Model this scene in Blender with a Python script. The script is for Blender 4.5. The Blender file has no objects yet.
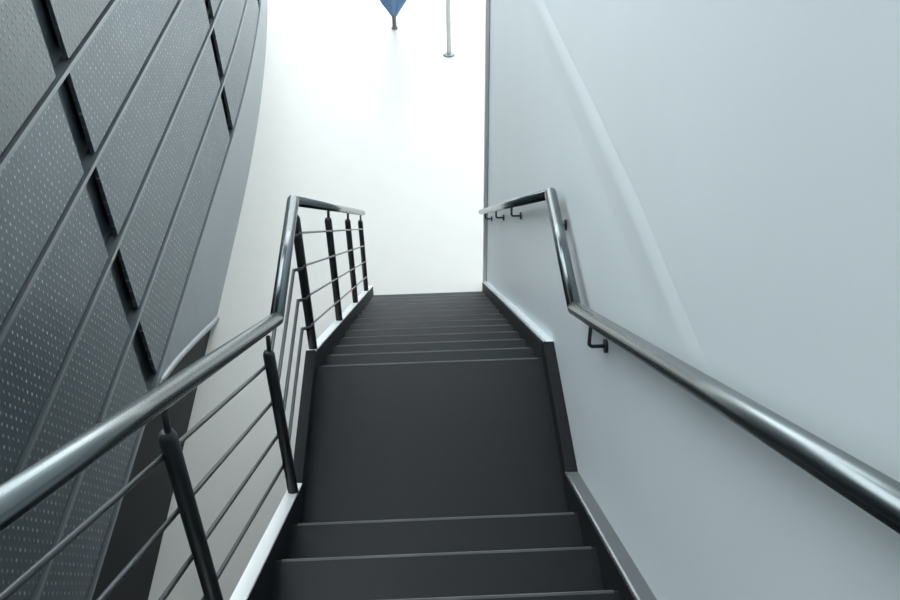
import bpy, bmesh, math
from mathutils import Vector, Matrix

C = bpy.context.scene.collection
Z0 = 6.137                      # eye height above the hall floor
T, R = 0.32732, 0.22571           # going and rise of one step
DN, DF, H = 2.6635, 3.483, 3.2032   # near and far edge of the landing, its depth below the eye
SL = R / T
ZL = Z0 - H                     # landing level
NUP, NLOW = 10, 13
D1 = DN + 0.020                 # foot of the upper flight's lowest riser plus one going
CEIL = Z0 + 3.0

# ------------------------------------------------------------------ materials
def mat(name, col, rough=0.5, metal=0.0, spec=0.5, noise=0.0, nscale=8.0, bump=0.0, coat=0.0):
    m = bpy.data.materials.new(name); m.use_nodes = True
    nt = m.node_tree; b = nt.nodes['Principled BSDF']
    b.inputs['Base Color'].default_value = (*col, 1)
    b.inputs['Roughness'].default_value = rough
    b.inputs['Metallic'].default_value = metal
    b.inputs['Specular IOR Level'].default_value = spec
    b.inputs['Coat Weight'].default_value = coat
    if noise or bump:
        tc = nt.nodes.new('ShaderNodeTexCoord'); n = nt.nodes.new('ShaderNodeTexNoise')
        n.inputs['Scale'].default_value = nscale; n.inputs['Detail'].default_value = 5
        nt.links.new(tc.outputs['Object'], n.inputs['Vector'])
        if noise:
            mx = nt.nodes.new('ShaderNodeMix'); mx.data_type = 'RGBA'
            mx.inputs['A'].default_value = (*[c * (1 - noise) for c in col], 1)
            mx.inputs['B'].default_value = (*[min(1, c * (1 + noise)) for c in col], 1)
            nt.links.new(n.outputs['Fac'], mx.inputs['Factor'])
            nt.links.new(mx.outputs['Result'], b.inputs['Base Color'])
        if bump:
            bp = nt.nodes.new('ShaderNodeBump'); bp.inputs['Strength'].default_value = bump
            bp.inputs['Distance'].default_value = 0.004
            nt.links.new(n.outputs['Fac'], bp.inputs['Height'])
            nt.links.new(bp.outputs['Normal'], b.inputs['Normal'])
    return m

def studded(name, base, stud, rough):
    """dark sheet metal with staggered rows of small raised pale studs (object Y/Z grid)"""
    m = bpy.data.materials.new(name); m.use_nodes = True
    nt = m.node_tree; b = nt.nodes['Principled BSDF']; L = nt.links.new
    def math_(op, a, v=None):
        n = nt.nodes.new('ShaderNodeMath'); n.operation = op
        for i, q in enumerate((a, v)):
            if q is None: continue
            if isinstance(q, (int, float)): n.inputs[i].default_value = q
            else: L(q, n.inputs[i])
        return n.outputs[0]
    tc = nt.nodes.new('ShaderNodeTexCoord'); sp = nt.nodes.new('ShaderNodeSeparateXYZ')
    L(tc.outputs['Object'], sp.inputs[0])
    v = math_('DIVIDE', sp.outputs['Z'], 0.047)
    row = math_('FLOOR', v)
    odd = math_('MULTIPLY', math_('MODULO', math_('ADD', row, 1000.0), 2.0), 0.5)
    u = math_('ADD', math_('DIVIDE', sp.outputs['Y'], 0.064), odd)
    du = math_('MULTIPLY', math_('SUBTRACT', math_('FRACT', math_('ADD', u, 1000.0)), 0.5), 0.064)
    dv = math_('MULTIPLY', math_('SUBTRACT', math_('FRACT', math_('ADD', v, 1000.0)), 0.5), 0.047)
    d = math_('SQRT', math_('ADD', math_('MULTIPLY', du, du), math_('MULTIPLY', dv, dv)))
    mr = nt.nodes.new('ShaderNodeMapRange'); mr.interpolation_type = 'SMOOTHSTEP'
    mr.inputs['From Min'].default_value = 0.003; mr.inputs['From Max'].default_value = 0.0145
    mr.inputs['To Min'].default_value = 1; mr.inputs['To Max'].default_value = 0
    L(d, mr.inputs['Value'])
    cell = nt.nodes.new('ShaderNodeCombineXYZ'); L(math_('FLOOR', u), cell.inputs[0]); L(row, cell.inputs[1])
    ns = nt.nodes.new('ShaderNodeTexWhiteNoise'); ns.noise_dimensions = '2D'
    L(cell.outputs[0], ns.inputs['Vector'])
    wear = nt.nodes.new('ShaderNodeMapRange'); wear.inputs['From Min'].default_value = 0.35; wear.inputs['From Max'].default_value = 1.0
    L(ns.outputs['Value'], wear.inputs['Value'])
    fac = math_('MULTIPLY', mr.outputs[0], math_('ADD', math_('MULTIPLY', wear.outputs[0], 0.75), 0.25))
    n2 = nt.nodes.new('ShaderNodeTexNoise'); n2.inputs['Scale'].default_value = 1.3; n2.inputs['Detail'].default_value = 3
    L(tc.outputs['Object'], n2.inputs['Vector'])
    cm = nt.nodes.new('ShaderNodeMix'); cm.data_type = 'RGBA'
    cm.inputs['A'].default_value = (*[c * 0.8 for c in base], 1); cm.inputs['B'].default_value = (*[c * 1.2 for c in base], 1)
    L(n2.outputs['Fac'], cm.inputs['Factor'])
    mx = nt.nodes.new('ShaderNodeMix'); mx.data_type = 'RGBA'
    L(cm.outputs['Result'], mx.inputs['A']); mx.inputs['B'].default_value = (*stud, 1)
    L(fac, mx.inputs['Factor']); L(mx.outputs['Result'], b.inputs['Base Color'])
    bp = nt.nodes.new('ShaderNodeBump'); bp.inputs['Distance'].default_value = 0.004; bp.inputs['Strength'].default_value = 0.5
    L(mr.outputs[0], bp.inputs['Height']); L(bp.outputs['Normal'], b.inputs['Normal'])
    b.inputs['Roughness'].default_value = rough; b.inputs['Metallic'].default_value = 0.35
    return m

def stair_mat(name, col):
    m = mat(name, col, 0.42, spec=0.28, noise=0.25, nscale=14, bump=0.25)
    return m

M = dict(
    floor=mat('pale_floor', (0.60, 0.60, 0.565), 0.38, noise=0.03, nscale=3),
    paint=mat('blue_grey_paint', (0.74, 0.81, 0.835), 0.42, noise=0.03, nscale=1.5),
    white=mat('white_paint', (0.85, 0.87, 0.87), 0.5, noise=0.02),
    ceil=mat('ceiling_paint', (0.07, 0.075, 0.08), 0.8, noise=0.02),
    step=stair_mat('dark_slate_rubber', (0.0065, 0.0088, 0.0108)),
    nose=mat('worn_nosing', (0.085, 0.095, 0.098), 0.45, noise=0.95, nscale=4),
    black=mat('black_lacquer', (0.008, 0.010, 0.0115), 0.6, spec=0.2, noise=0.2),
    steel=mat('brushed_steel', (0.175, 0.20, 0.205), 0.25, 1.0, noise=0.03, nscale=40),
    post=mat('dark_grey_metal', (0.045, 0.052, 0.056), 0.42, 0.3, noise=0.15, nscale=20),
    rod=mat('dark_rod', (0.06, 0.065, 0.068), 0.35, 0.5, noise=0.1),
    bead=mat('bead_grey', (0.42, 0.46, 0.47), 0.5, noise=0.05),
    skirt=mat('dark_grey_skirting', (0.10, 0.115, 0.12), 0.45, 0.2, noise=0.1),
    alu=mat('grey_aluminium', (0.25, 0.28, 0.29), 0.4, 0.5, noise=0.08),
    bright=mat('bright_edge_metal', (0.8, 0.82, 0.82), 0.25, 0.9, noise=0.05),
    panel_faint=studded('faint_stud_panel', (0.085, 0.105, 0.115), (0.15, 0.175, 0.18), 0.33),  # studs close to the sheet in tone, used on the upper rows
    panel=studded('studded_panel', (0.076, 0.104, 0.124), (0.42, 0.47, 0.47), 0.36),
    rail=mat('seam_metal', (0.19, 0.22, 0.235), 0.33, 0.5, noise=0.15),
    band=mat('smooth_panel', (0.13, 0.165, 0.19), 0.28, 0.3, noise=0.1, nscale=2),
    slot=mat('slot_dark', (0.032, 0.045, 0.054), 0.5, noise=0.3),
    fblue=mat('blue_cloth', (0.16, 0.27, 0.46), 0.85, noise=0.35, nscale=12),
    grey=mat('grey_pole', (0.22, 0.20, 0.20), 0.5, noise=0.1),
    pale=mat('pale_pole', (0.8, 0.8, 0.8), 0.5, noise=0.03),
)

# ------------------------------------------------------------------ mesh helpers
def box(bm, x0, x1, y0, y1, z0, z1):
    v = [bm.verts.new((x, y, z)) for x in (x0, x1) for y in (y0, y1) for z in (z0, z1)]
    for f in ((0, 1, 3, 2), (4, 6, 7, 5), (0, 4, 5, 1), (2, 3, 7, 6), (0, 2, 6, 4), (1, 5, 7, 3)):
        bm.faces.new([v[i] for i in f])

def prism_yz(bm, pts, x0, x1):
    """extrude a polygon given as (y, z) along x"""
    a = [bm.verts.new((x0, y, z)) for y, z in pts]; b = [bm.verts.new((x1, y, z)) for y, z in pts]
    n = len(pts)
    bm.faces.new(a); bm.faces.new(b[::-1])
    for i in range(n):
        bm.faces.new((a[i], b[i], b[(i + 1) % n], a[(i + 1) % n]))

def tube(bm, pts, r, n=20, caps=True):
    P = [Vector(p) for p in pts]; rings = []
    ref = None
    for i, p in enumerate(P):
        d0 = (P[i] - P[i - 1]).normalized() if i else (P[1] - P[0]).normalized()
        d1 = (P[i + 1] - P[i]).normalized() if i < len(P) - 1 else d0
        t = (d0 + d1).normalized()
        if ref is None:
            ref = d0.orthogonal().normalized()
        u = (ref - t * ref.dot(t)).normalized(); w = t.cross(u)
        k = 1.0 / max(0.35, t.dot(d0))
        bend = (d1 - d0)
        ring = []
        for j in range(n):
            a = 2 * math.pi * j / n
            o = u * math.cos(a) + w * math.sin(a)
            if bend.length > 1e-4:
                bd = bend - t * bend.dot(t)
                if bd.length > 1e-6:
                    bd.normalize(); o = o + bd * (o.dot(bd) * (k - 1))
            ring.append(bm.verts.new(p + o * r))
        rings.append(ring); ref = u
    for a, b in zip(rings, rings[1:]):
        for j in range(n):
            f = bm.faces.new((a[j], a[(j + 1) % n], b[(j + 1) % n], b[j])); f.smooth = True
    if caps:
        bm.faces.new(rings[0][::-1]); bm.faces.new(rings[-1])

def lathe(bm, c, prof, n=24):
    rings = []
    for r, z in prof:
        rings.append([bm.verts.new((c[0] + r * math.cos(2 * math.pi * j / n), c[1] + r * math.sin(2 * math.pi * j / n), c[2] + z)) for j in range(n)])
    for a, b in zip(rings, rings[1:]):
        for j in range(n):
            f = bm.faces.new((a[j], a[(j + 1) % n], b[(j + 1) % n], b[j])); f.smooth = True
    bm.faces.new(rings[0][::-1]); bm.faces.new(rings[-1])

def link(name, bm, m, parent=None, bevel=0):
    bmesh.ops.recalc_face_normals(bm, faces=bm.faces[:])
    me = bpy.data.meshes.new(name); bm.to_mesh(me); bm.free()
    o = bpy.data.objects.new(name, me); C.objects.link(o)
    me.materials.append(M[m])
    if parent:
        o.parent = parent
        o.matrix_parent_inverse = Matrix.Translation(-parent.location)
    if bevel:
        b = o.modifiers.new('bevel', 'BEVEL'); b.width = bevel; b.segments = 2; b.limit_method = 'ANGLE'
    return o

def obj(name, build, m, parent=None, bevel=0):
    bm = bmesh.new(); build(bm)
    return link(name, bm, m, parent, bevel)

def thing(name, label, cat, loc, group=None):
    o = bpy.data.objects.new(name, None); C.objects.link(o)
    o.location = loc; o['label'] = label; o['category'] = cat
    if group: o['group'] = group
    return o

def struct(name, build, m, label=None, parent=None, bevel=0):
    o = obj(name, build, m, parent, bevel); o['kind'] = 'structure'
    if label: o['label'] = label
    return o

def nosing(y):                   # height of the line through the step edges
    if y < DN: return ZL + SL * (DN - y)
    if y < DF: return ZL
    return ZL - SL * (y - DF)

# ------------------------------------------------------------------ room shell
XW = 0.595                       # face of the right-hand wall
WEND = 7.74
XHALL = 7.0; YBACK = -4.2; YFAR = 22.0; XL = -5.0
WLOW = Z0 - 3.1                  # clad wall cut lower towards the far end to let in side light
WTOP = Z0 - 1.0                  # top of the clad wall, kept low so the added side windows light the stairs
struct('floor', lambda b: box(b, XL, XHALL, YBACK, YFAR, -0.2, 0), 'floor', 'pale glossy hall floor far below the stairs')
struct('wall_right', lambda b: box(b, XW, XW + 0.22, YBACK, WEND, 0, CEIL), 'paint', 'smooth blue-grey painted wall to the right of the stairs')
struct('wall_back', lambda b: box(b, XL, XHALL, YBACK - 0.2, YBACK, 0, CEIL), 'white')
struct('wall_hall', lambda b: box(b, XHALL, XHALL + 0.2, YBACK, YFAR, 0, CEIL), 'white')
SK = [(-4.9, -0.8, 2.0, 7.4), (-3.5, 6.8, 12.8, 21.9)]     # unseen rooflights, placed and sized for the light (x0, x1, y0, y1)
def ceiling(b):
    z0, z1 = CEIL, CEIL + 0.25
    (a0, a1, a2, a3), (b0, b1, b2, b3) = SK
    box(b, XL, XHALL + 0.2, YBACK - 0.2, a2, z0, z1)
    box(b, XL, a0, a2, a3, z0, z1); box(b, a1, XHALL + 0.2, a2, a3, z0, z1)
    box(b, XL, XHALL + 0.2, a3, b2, z0, z1)
    box(b, XL, b0, b2, b3, z0, z1); box(b, b1, XHALL + 0.2, b2, b3, z0, z1)
    box(b, XL, XHALL + 0.2, b3, YFAR + 0.2, z0, z1)
struct('ceiling', ceiling, 'ceil')
# glazed far end: posts and rails of a tall window wall
def win(b):
    for i in range(7):
        x = XL + (XHALL - XL) * i / 6
        box(b, x - 0.05, x + 0.05, YFAR, YFAR + 0.15, 0, CEIL)
    for z in (0.0, 3.0, 6.0, CEIL - 0.1):
        box(b, XL, XHALL, YFAR + 0.02, YFAR + 0.13, z, z + 0.1)
struct('window_1', win, 'alu')
# unseen windows added to light the right wall, beyond a closed bay beside the viewer
YW, YV = 5.5, 9.0
def win2(b):
    for i in range(6):
        y = YW + (YFAR - YW) * i / 5
        box(b, XL, XL + 0.12, y - 0.05, y + 0.05, WTOP if y < YV else WLOW, CEIL)
    box(b, XL, XL + 0.12, YW, YV, WTOP, WTOP + 0.08); box(b, XL, XL + 0.12, YV, YFAR, WLOW, WLOW + 0.08)
    box(b, XL, XL + 0.12, YW, YFAR, CEIL - 0.08, CEIL)
struct('added_window_2', win2, 'alu')
def outer(b):
    box(b, XL - 0.2, XL, YV, YFAR, 0, WLOW); box(b, XL - 0.2, XL, YW, YV, 0, WTOP); box(b, XL - 0.2, XL, YBACK, YW, 0, CEIL)  # near bay closed to full height to dim the right wall beside the viewer
struct('wall_outer', outer, 'white')
# end of the right wall
struct('trim_1', lambda b: box(b, XW - 0.006, XW + 0.02, WEND, WEND + 0.018, 0, CEIL), 'bead', 'thin grey corner bead at the end of the right wall')
struct('trim_2', lambda b: box(b, XW - 0.035, XW + 0.1, WEND + 0.018, WEND + 0.10, 0, CEIL), 'white', 'narrow white reveal behind the wall corner')
# streak of light put into shape as a soft raised joint running along the right wall
def ridge(b):
    path = [(9.0, -2.3), (6.6, -2.15), (4.58, -1.852), (3.02, -1.621), (2.21, -1.514), (1.75, -1.479), (1.416, -1.443)]
    path = [p for p in path if p[0] < WEND]
    prof = [(-0.17, 0.0), (-0.12, 0.0012), (-0.08, 0.0032), (-0.05, 0.0050), (-0.03, 0.0054), (0.0, 0.0030), (0.028, 0.0)]
    rows = []
    for i, (y, z) in enumerate(path):
        k = 1.0 if y > 2 else (0.6 if y > 1.6 else 0.1)
        rows.append([b.verts.new((XW - 0.0005 - h * k * 1.8, y, Z0 + z + s * (1.0))) for s, h in prof])
    for r0, r1 in zip(rows, rows[1:]):
        for i in range(len(prof) - 1):
            f = b.faces.new((r0[i], r0[i + 1], r1[i + 1], r1[i])); f.smooth = True
struct('streak_ridge', ridge, 'paint', 'faint added light-streak joint running along the right wall')

# ------------------------------------------------------------------ left wall: studded metal cladding
def xw(y): return -2.10 - 0.0085 * max(0.0, y - 9.0) ** 2
SEAM = -0.047                    # the seams fall gently towards the far end
def seam_z(k, y): return Z0 - 5.14 + 0.645 * k + SEAM * (y - 6.0)
YS = [YBACK, -2.6, 1.40, 5.38, 9.55, 13.6, 17.65, YFAR]
def strip(b, y0, y1, zlo, zhi, off_lo, off_hi, th, n=8):
    """a bent sheet standing off_* in front of the wall curve"""
    cols = []
    for i in range(n + 1):
        y = y0 + (y1 - y0) * i / n
        cols.append([b.verts.new((xw(y) + o, y, z)) for o, z in ((off_lo, zlo(y)), (off_hi, zhi(y)), (off_hi - th, zhi(y)), (off_lo - th, zlo(y)))])
    for c0, c1 in zip(cols, cols[1:]):
        for i in range(4):
            b.faces.new((c0[i], c0[(i + 1) % 4], c1[(i + 1) % 4], c1[i]))
    b.faces.new(cols[0]); b.faces.new(cols[-1][::-1])
def body(b):
    strip(b, YBACK, 9.55, lambda y: 0, lambda y: WTOP, -0.075, -0.075, 0.3, 20)
    strip(b, 9.55, YFAR, lambda y: 0, lambda y: WLOW, -0.075, -0.075, 0.3, 40)
wl = struct('wall_left', body, 'slot', 'tall dark wall of studded metal panels left of the stairs')
def wtop(y): return WTOP if y < 9.55 else WLOW
SLOTW = 0.13
rows = [k for k in range(0, 13)]
for k in rows:
    for y0, y1 in zip(YS, YS[1:]):
        a = y0 + (SLOTW if y0 > YBACK else 0); c = y1 - (SLOTW if y1 < YFAR else 0)
        ym = (y0 + y1) / 2
        top = lambda y, k=k, ym=ym: min(wtop(ym), seam_z(k + 1, y) - 0.012)
        lo = lambda y, k=k: seam_z(k, y) + 0.032
        if max(lo(y0), lo(y1)) > wtop(ym) - 0.05: continue
        obj('cladding_panel', lambda b: strip(b, a, c, lo, top, -0.004, -0.022, 0.03, 10), 'panel' if k < 4 else 'panel_faint', wl)
    if seam_z(k, YBACK) < WTOP - 0.05:
        yend = YFAR if seam_z(k, 9.55) < WLOW - 0.05 else 9.55
        obj('seam_batten', lambda b: strip(b, YBACK, yend, lambda y: seam_z(k, y) - 0.018, lambda y: seam_z(k, y) + 0.012, 0.012, 0.012, 0.12, 60), 'rail', wl)
# smooth skirting band with a slanting near end, and the black base in front of it
def btop(y): return seam_z(0, y) - 0.03
def band(b):
    ys = [5.45 + (YFAR - 5.45) * i / 50 for i in range(51)]
    cols = []
    for y in ys:
        t = min(1, max(0, (y - 5.45) / (7.4 - 5.45)))
        zl = (btop(y) - 0.02) * (1 - t ** 1.2) if t < 1 else 0.0
        cols.append([b.verts.new((xw(y) + o, y, z)) for o, z in ((0, zl), (-0.01, btop(y)), (-0.06, btop(y)), (-0.06, zl))])
    for c0, c1 in zip(cols, cols[1:]):
        for i in range(4):
            b.faces.new((c0[i], c0[(i + 1) % 4], c1[(i + 1) % 4], c1[i]))
    b.faces.new(cols[0]); b.faces.new(cols[-1][::-1])
o = obj('skirting_band', band, 'band', wl); o['label'] = 'smooth grey skirting band'
def lip(b):
    pts = []
    for i in range(13):
        t = i / 12; y = 5.45 + (7.4 - 5.45) * t
        pts.append((xw(y) + 0.004, y, max(0.012, (btop(y) - 0.02) * (1 - t ** 1.2))))
    tube(b, pts, 0.028, 10)
o = obj('band_lip', lip, 'alu', wl); o['label'] = 'rounded light grey lip'
o = obj('plinth', lambda b: strip(b, YBACK, 7.5, lambda y: 0, btop, -0.03, -0.03, 0.13, 30), 'black', wl); o['label'] = 'black plinth'

# ------------------------------------------------------------------ stairs
XI, XO = -0.550, -0.597          # left kerb, inner and outer face
XS = XW - 0.05                   # inner face of the right skirting
KH = 0.10                        # kerb above the line of step edges
def step_mesh(b, y0, y1, z, riser):
    """tread from y0 (back) to y1 (edge) with top z, and its riser below the edge"""
    b_ = 0.006
    prism_yz(b, [(y0 - 0.03, z), (y1 - b_, z), (y1, z - b_), (y1, z - 0.035), (y1 - 0.022, z - 0.04), (y1 - 0.022, z - riser), (y1 - 0.045, z - riser), (y1 - 0.045, z - 0.05), (y0 - 0.03, z - 0.05)], XI, XS)
def nose_mesh(b, y1, z):
    prism_yz(b, [(y1 - 0.012, z + 0.0005), (y1 - 0.004, z + 0.0015), (y1 + 0.0015, z - 0.003), (y1 + 0.0015, z - 0.008), (y1 - 0.002, z - 0.008), (y1 - 0.012, z - 0.002)], XI + 0.02, XS - 0.02)

fu = thing('stair_flight', 'upper flight of black steps descending from the viewer to the landing', 'stairs', (0, 0, nosing(0) - 0.3))
for k in range(1, NUP + 1):
    y1 = D1 - k * T; z = ZL + k * R
    s = obj('step', lambda b: step_mesh(b, y1 - T, y1, z, R), 'step', fu)
    obj('nosing', lambda b: nose_mesh(b, y1, z), 'nose', s)
YT = DN - (NUP + 1) * T          # back of the top step
def sloped(y0, y1, up, dn, x0, x1):
    return lambda b: prism_yz(b, [(y0, nosing(y0) + up), (y1, nosing(y1 - 1e-6 if y1 <= DN else y1) + up), (y1, nosing(y1) - dn), (y0, nosing(y0 + 1e-6 if y0 >= DF else y0) - dn)], x0, x1)
o = obj('stringer', sloped(YT, DN, KH - 0.012, 0.32, XO, XI), 'black', fu)
o = obj('kerb_cap', sloped(YT, DN, KH, -(KH - 0.012), XO - 0.002, XI + 0.001), 'white', fu, 0.003); o['label'] = 'white kerb capping'

ld = thing('stair_landing', 'flat black landing between the two flights', 'landing', (0, (DN + DF) / 2, ZL - 0.25))
obj('deck', lambda b: prism_yz(b, [(DN - T - 0.03, ZL), (DF - 0.006, ZL), (DF, ZL - 0.006), (DF, ZL - 0.035), (DF - 0.022, ZL - 0.04), (DF - 0.022, ZL - R), (DF - 0.1, ZL - 0.25), (DN - T - 0.03, ZL - 0.25)], XI, XS), 'step', ld)
obj('nosing', lambda b: nose_mesh(b, DF, ZL), 'nose', ld)
obj('kerb', lambda b: box(b, XO, XI, DN, DF, ZL - 0.25, ZL + KH), 'black', ld)

fl = thing('stair_flight', 'lower flight of black steps dropping from the landing to the pale floor', 'stairs', (0, DF + NLOW * T, 0))
for k in range(1, NLOW):
    y1 = DF + k * T; z = ZL - k * R
    s = obj('step', lambda b: step_mesh(b, y1 - T, y1, z, R), 'step', fl)
    obj('nosing', lambda b: nose_mesh(b, y1, z), 'nose', s)
YB = DF + NLOW * T - 0.12
def low_stringer(up, dn, x0, x1, y0=DF, y1=YB):
    return lambda b: prism_yz(b, [(y0, nosing(y0) + up), (y1, nosing(y1) + up), (y1, max(0.0, nosing(y1) - dn)), (y1 - 0.3, max(0.0, nosing(y1 - 0.3) - dn)), (y0, nosing(y0) - dn)], x0, x1)
obj('stringer', low_stringer(KH - 0.012, 0.32, XO, XI), 'black', fl)
o = obj('kerb_cap', low_stringer(KH, -(KH - 0.012), XO - 0.002, XI + 0.001), 'white', fl, 0.003); o['label'] = 'white kerb capping'

# skirting on the right wall
bu = struct('baseboard_upper', sloped(YT, DN, KH, 0.3, XS, XW), 'skirt', 'grey skirting beside the upper flight')
o = obj('edge_strip', sloped(YT, DN, KH + 0.002, -(KH - 0.012), XS - 0.003, XS + 0.005), 'bright', bu); o['label'] = 'bright metal edge strip'
o = obj('facing', sloped(YT, DN, KH - 0.014, 0.31, XS - 0.004, XS - 0.001), 'black', bu); o['label'] = 'black inner facing'
struct('baseboard_landing', lambda b: box(b, XS, XW, DN, DF, ZL - 0.25, ZL + KH), 'black', 'black skirting beside the landing')
bl = struct('baseboard_lower', low_stringer(KH, 0.3, XS, XW), 'paint', 'blue-grey skirting beside the lower flight')
o = obj('edge_strip', low_stringer(KH + 0.002, -(KH - 0.008), XS - 0.002, XS + 0.012), 'bright', bl); o['label'] = 'bright metal edge strip'
o = obj('facing', low_stringer(KH - 0.008, 0.31, XS - 0.004, XS - 0.001), 'black', bl); o['label'] = 'black inner facing'

# upper floor behind the camera that carries the top of the stairs
struct('floor_upper', lambda b: box(b, XL + 2.6, XW, YBACK, YT, ZL + (NUP + 1) * R - 0.3, ZL + (NUP + 1) * R), 'floor')

# ------------------------------------------------------------------ balustrade on the left
RR = 0.0255
HR = 0.905
def rz(y): return nosing(y) + HR
XR = -0.556
ba = thing('balustrade', 'grey steel balustrade with thin rods on the open left side of the stairs', 'railing', (XR, DN, ZL + KH))
Y0 = -0.55
def railpath(x, y_end):
    return [(x, Y0, rz(Y0)), (x, DN + 0.03, rz(DN) + 0.02), (x, DF, ZL + HR + 0.02), (x, y_end, rz(y_end))]
J1 = Vector((XR, DN + 0.06, ZL + HR + 0.03)); J2 = Vector((XR, DF - 0.02, ZL + HR + 0.06))
obj('handrail', lambda b: tube(b, [(XR, Y0, rz(Y0) + 0.03), J1], RR, 24), 'steel', ba)
obj('handrail', lambda b: tube(b, [J1 + Vector((0, 0.0, 0)), J2], RR, 24), 'steel', ba)
obj('handrail', lambda b: tube(b, [J2, (XR + 0.01, 7.05, rz(7.05) + 0.05)], RR * 0.9, 24), 'steel', ba)
def ball(b, c, r):
    bmesh.ops.create_uvsphere(b, u_segments=20, v_segments=12, radius=r, matrix=Matrix.Translation(c))
    for f in b.faces: f.smooth = True
obj('elbow', lambda b: ball(b, J1, RR), 'steel', ba); obj('elbow', lambda b: ball(b, J2, RR), 'steel', ba)
PY = [0.35, 1.45, 2.55, 3.53, 4.70, 5.86, 6.98]
for y in PY:
    zb = nosing(y) + KH - 0.004
    if DN <= y <= DF: zb = ZL + KH - 0.004
    ztop = nosing(y) + HR + (0.03 if y < DN else 0.05)
    pr = 0.021
    p = obj('post', lambda b: lathe(b, (XR - 0.012, y, zb - 0.02), [(pr, 0), (pr, ztop - zb - 0.075), (pr * 0.8, ztop - zb - 0.062), (pr * 0.4, ztop - zb - 0.056)], 20), 'post', ba)
    obj('stem', lambda b: tube(b, [(XR - 0.010, y, ztop - 0.10), (XR - 0.004, y, ztop - 0.012)], 0.008, 10), 'post', p)
HS = [0.785, 0.605, 0.432, 0.262]
ROD = 0.0065
for h in HS:
    xo = XR - 0.030
    obj('rod', lambda b: tube(b, [(xo, Y0, nosing(Y0) + h), (xo, 2.56, nosing(2.56) + h)], ROD, 10), 'rod', ba)
    obj('rod', lambda b: tube(b, [(xo, 2.55, nosing(2.55) + h), (xo - 0.008, DN + 0.03, ZL + h), (xo - 0.008, DF - 0.03, ZL + h), (XR + 0.002, DF - 0.02, ZL + h)], ROD + 0.001, 10), 'rod', ba)
    obj('rod', lambda b: tube(b, [(XR + 0.002, DF - 0.02, ZL + h), (XR + 0.002, DF + 0.03, nosing(DF + 0.03) + h), (XR + 0.002, 7.0, nosing(7.0) + h)], ROD * 0.85, 10), 'rod', ba)

# ------------------------------------------------------------------ handrail on the right wall
XH = 0.533
hr = thing('wall_handrail', 'round steel handrail on brackets along the blue-grey right wall', 'handrail', (XH, DN, ZL + HR - 0.1))
K1 = Vector((XH, DN + 0.06, ZL + HR + 0.03)); K2 = Vector((XH, DF - 0.02, ZL + HR + 0.052))
obj('handrail', lambda b: tube(b, [(XH, Y0, rz(Y0) + 0.03), K1], RR, 24), 'steel', hr)
obj('handrail', lambda b: tube(b, [K1, K2], RR, 24), 'steel', hr)
obj('handrail', lambda b: tube(b, [K2, (XH, 7.78, rz(7.78) + 0.03)], RR * 0.95, 24), 'steel', hr)
obj('elbow', lambda b: ball(b, K1, RR), 'steel', hr); obj('elbow', lambda b: ball(b, K2, RR), 'steel', hr)
for y in (0.4, 2.42, 3.38, 5.0, 6.1, 7.2):
    zt = nosing(y) + HR + 0.03
    zb = zt - 0.085
    br = obj('bracket', lambda b: tube(b, [(XH, y, zt), (XH, y, zb + 0.012), (XH + 0.006, y, zb + 0.003), (XH + 0.012, y, zb), (XW - 0.008, y, zb)], 0.0065, 10), 'post', hr)
    def plate(b):
        tube(b, [(XW - 0.010, y, zb), (XW, y, zb)], 0.024, 20)
    obj('wall_plate', plate, 'post', br)

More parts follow.
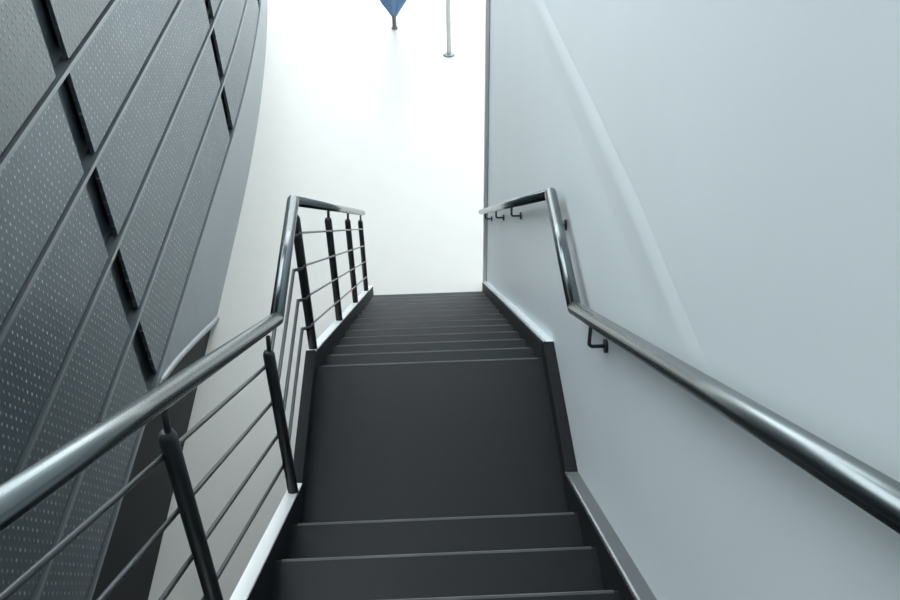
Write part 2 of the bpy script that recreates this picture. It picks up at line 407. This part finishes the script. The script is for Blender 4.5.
# ------------------------------------------------------------------ far things on the hall floor
pl = thing('floor_pole', 'slender pale pole on a small round foot, far out on the bright floor', 'pole', (0.423, 13.25, 0))
obj('shaft', lambda b: lathe(b, (0.423, 13.25, 0.02), [(0.035, 0), (0.035, CEIL - 0.02)], 20), 'pale', pl)
obj('foot', lambda b: lathe(b, (0.423, 13.25, 0), [(0.085, 0), (0.085, 0.012), (0.07, 0.02), (0.04, 0.03)], 24), 'alu', pl)
FX, FY = -0.375, 14.25
fg = thing('flag_stand', 'blue cloth hanging to a point around a grey pole at the far end', 'flag', (FX, FY, 0))
obj('pole', lambda b: lathe(b, (FX, FY, 0.0), [(0.05, 0), (0.05, 0.015), (0.034, 0.03), (0.034, 1.9), (0.03, 1.95)], 20), 'grey', fg)
def cloth(b):
    prof = [(0.04, 0.20), (0.08, 0.28), (0.15, 0.40), (0.24, 0.60), (0.27, 0.85), (0.27, 1.15), (0.20, 1.5), (0.06, 1.85)]
    n = 48; rings = []
    for r, z in prof:
        ring = []
        for j in range(n):
            a = 2 * math.pi * j / n
            q = r * (1 + 0.26 * math.sin(7 * a + z * 1.5))
            ring.append(b.verts.new((FX + q * math.cos(a), FY + 0.7 * q * math.sin(a), z)))
        rings.append(ring)
    for r0, r1 in zip(rings, rings[1:]):
        for j in range(n):
            f = b.faces.new((r0[j], r0[(j + 1) % n], r1[(j + 1) % n], r1[j])); f.smooth = True
    b.faces.new(rings[0][::-1]); b.faces.new(rings[-1])
obj('cloth', cloth, 'fblue', fg)

# ------------------------------------------------------------------ light: bright overcast sky through added rooflights, added side windows and the glazed end
w = bpy.data.worlds.new('sky'); bpy.context.scene.world = w; w.use_nodes = True
bg = w.node_tree.nodes['Background']
bg.inputs['Color'].default_value = (0.90, 0.97, 1.0, 1); bg.inputs['Strength'].default_value = 4.9

# ------------------------------------------------------------------ camera
PR = dict(f=969.779, pitch=39.0232, yaw=1.6153, roll=1.0276)
pi_, ya, ro = (math.radians(PR[k]) for k in ('pitch', 'yaw', 'roll'))
def ray(A, B):
    a = A * math.cos(ro) + B * math.sin(ro); b = -A * math.sin(ro) + B * math.cos(ro)
    d = PR['f']
    yr = d * math.cos(pi_) + b * math.sin(pi_); z = -d * math.sin(pi_) + b * math.cos(pi_)
    return Vector((a * math.cos(ya) + yr * math.sin(ya), -a * math.sin(ya) + yr * math.cos(ya), z))
f0 = ray(0, 0); rx = (ray(1, 0) - f0).normalized(); up = (ray(0, 1) - f0).normalized(); bk = -f0.normalized()
cam = bpy.data.cameras.new('camera'); co = bpy.data.objects.new('camera', cam); C.objects.link(co)
cam.sensor_width = 36; cam.lens = 36 * PR['f'] / 900; cam.clip_start = 0.02
mw = Matrix((rx, up, bk)).transposed().to_4x4(); mw.translation = (0, 0, Z0)
co.matrix_world = mw
sc = bpy.context.scene
sc.camera = co
sc.view_settings.view_transform = 'Standard'; sc.view_settings.look = 'None'
sc.view_settings.exposure = 0.0; sc.view_settings.gamma = 1.0
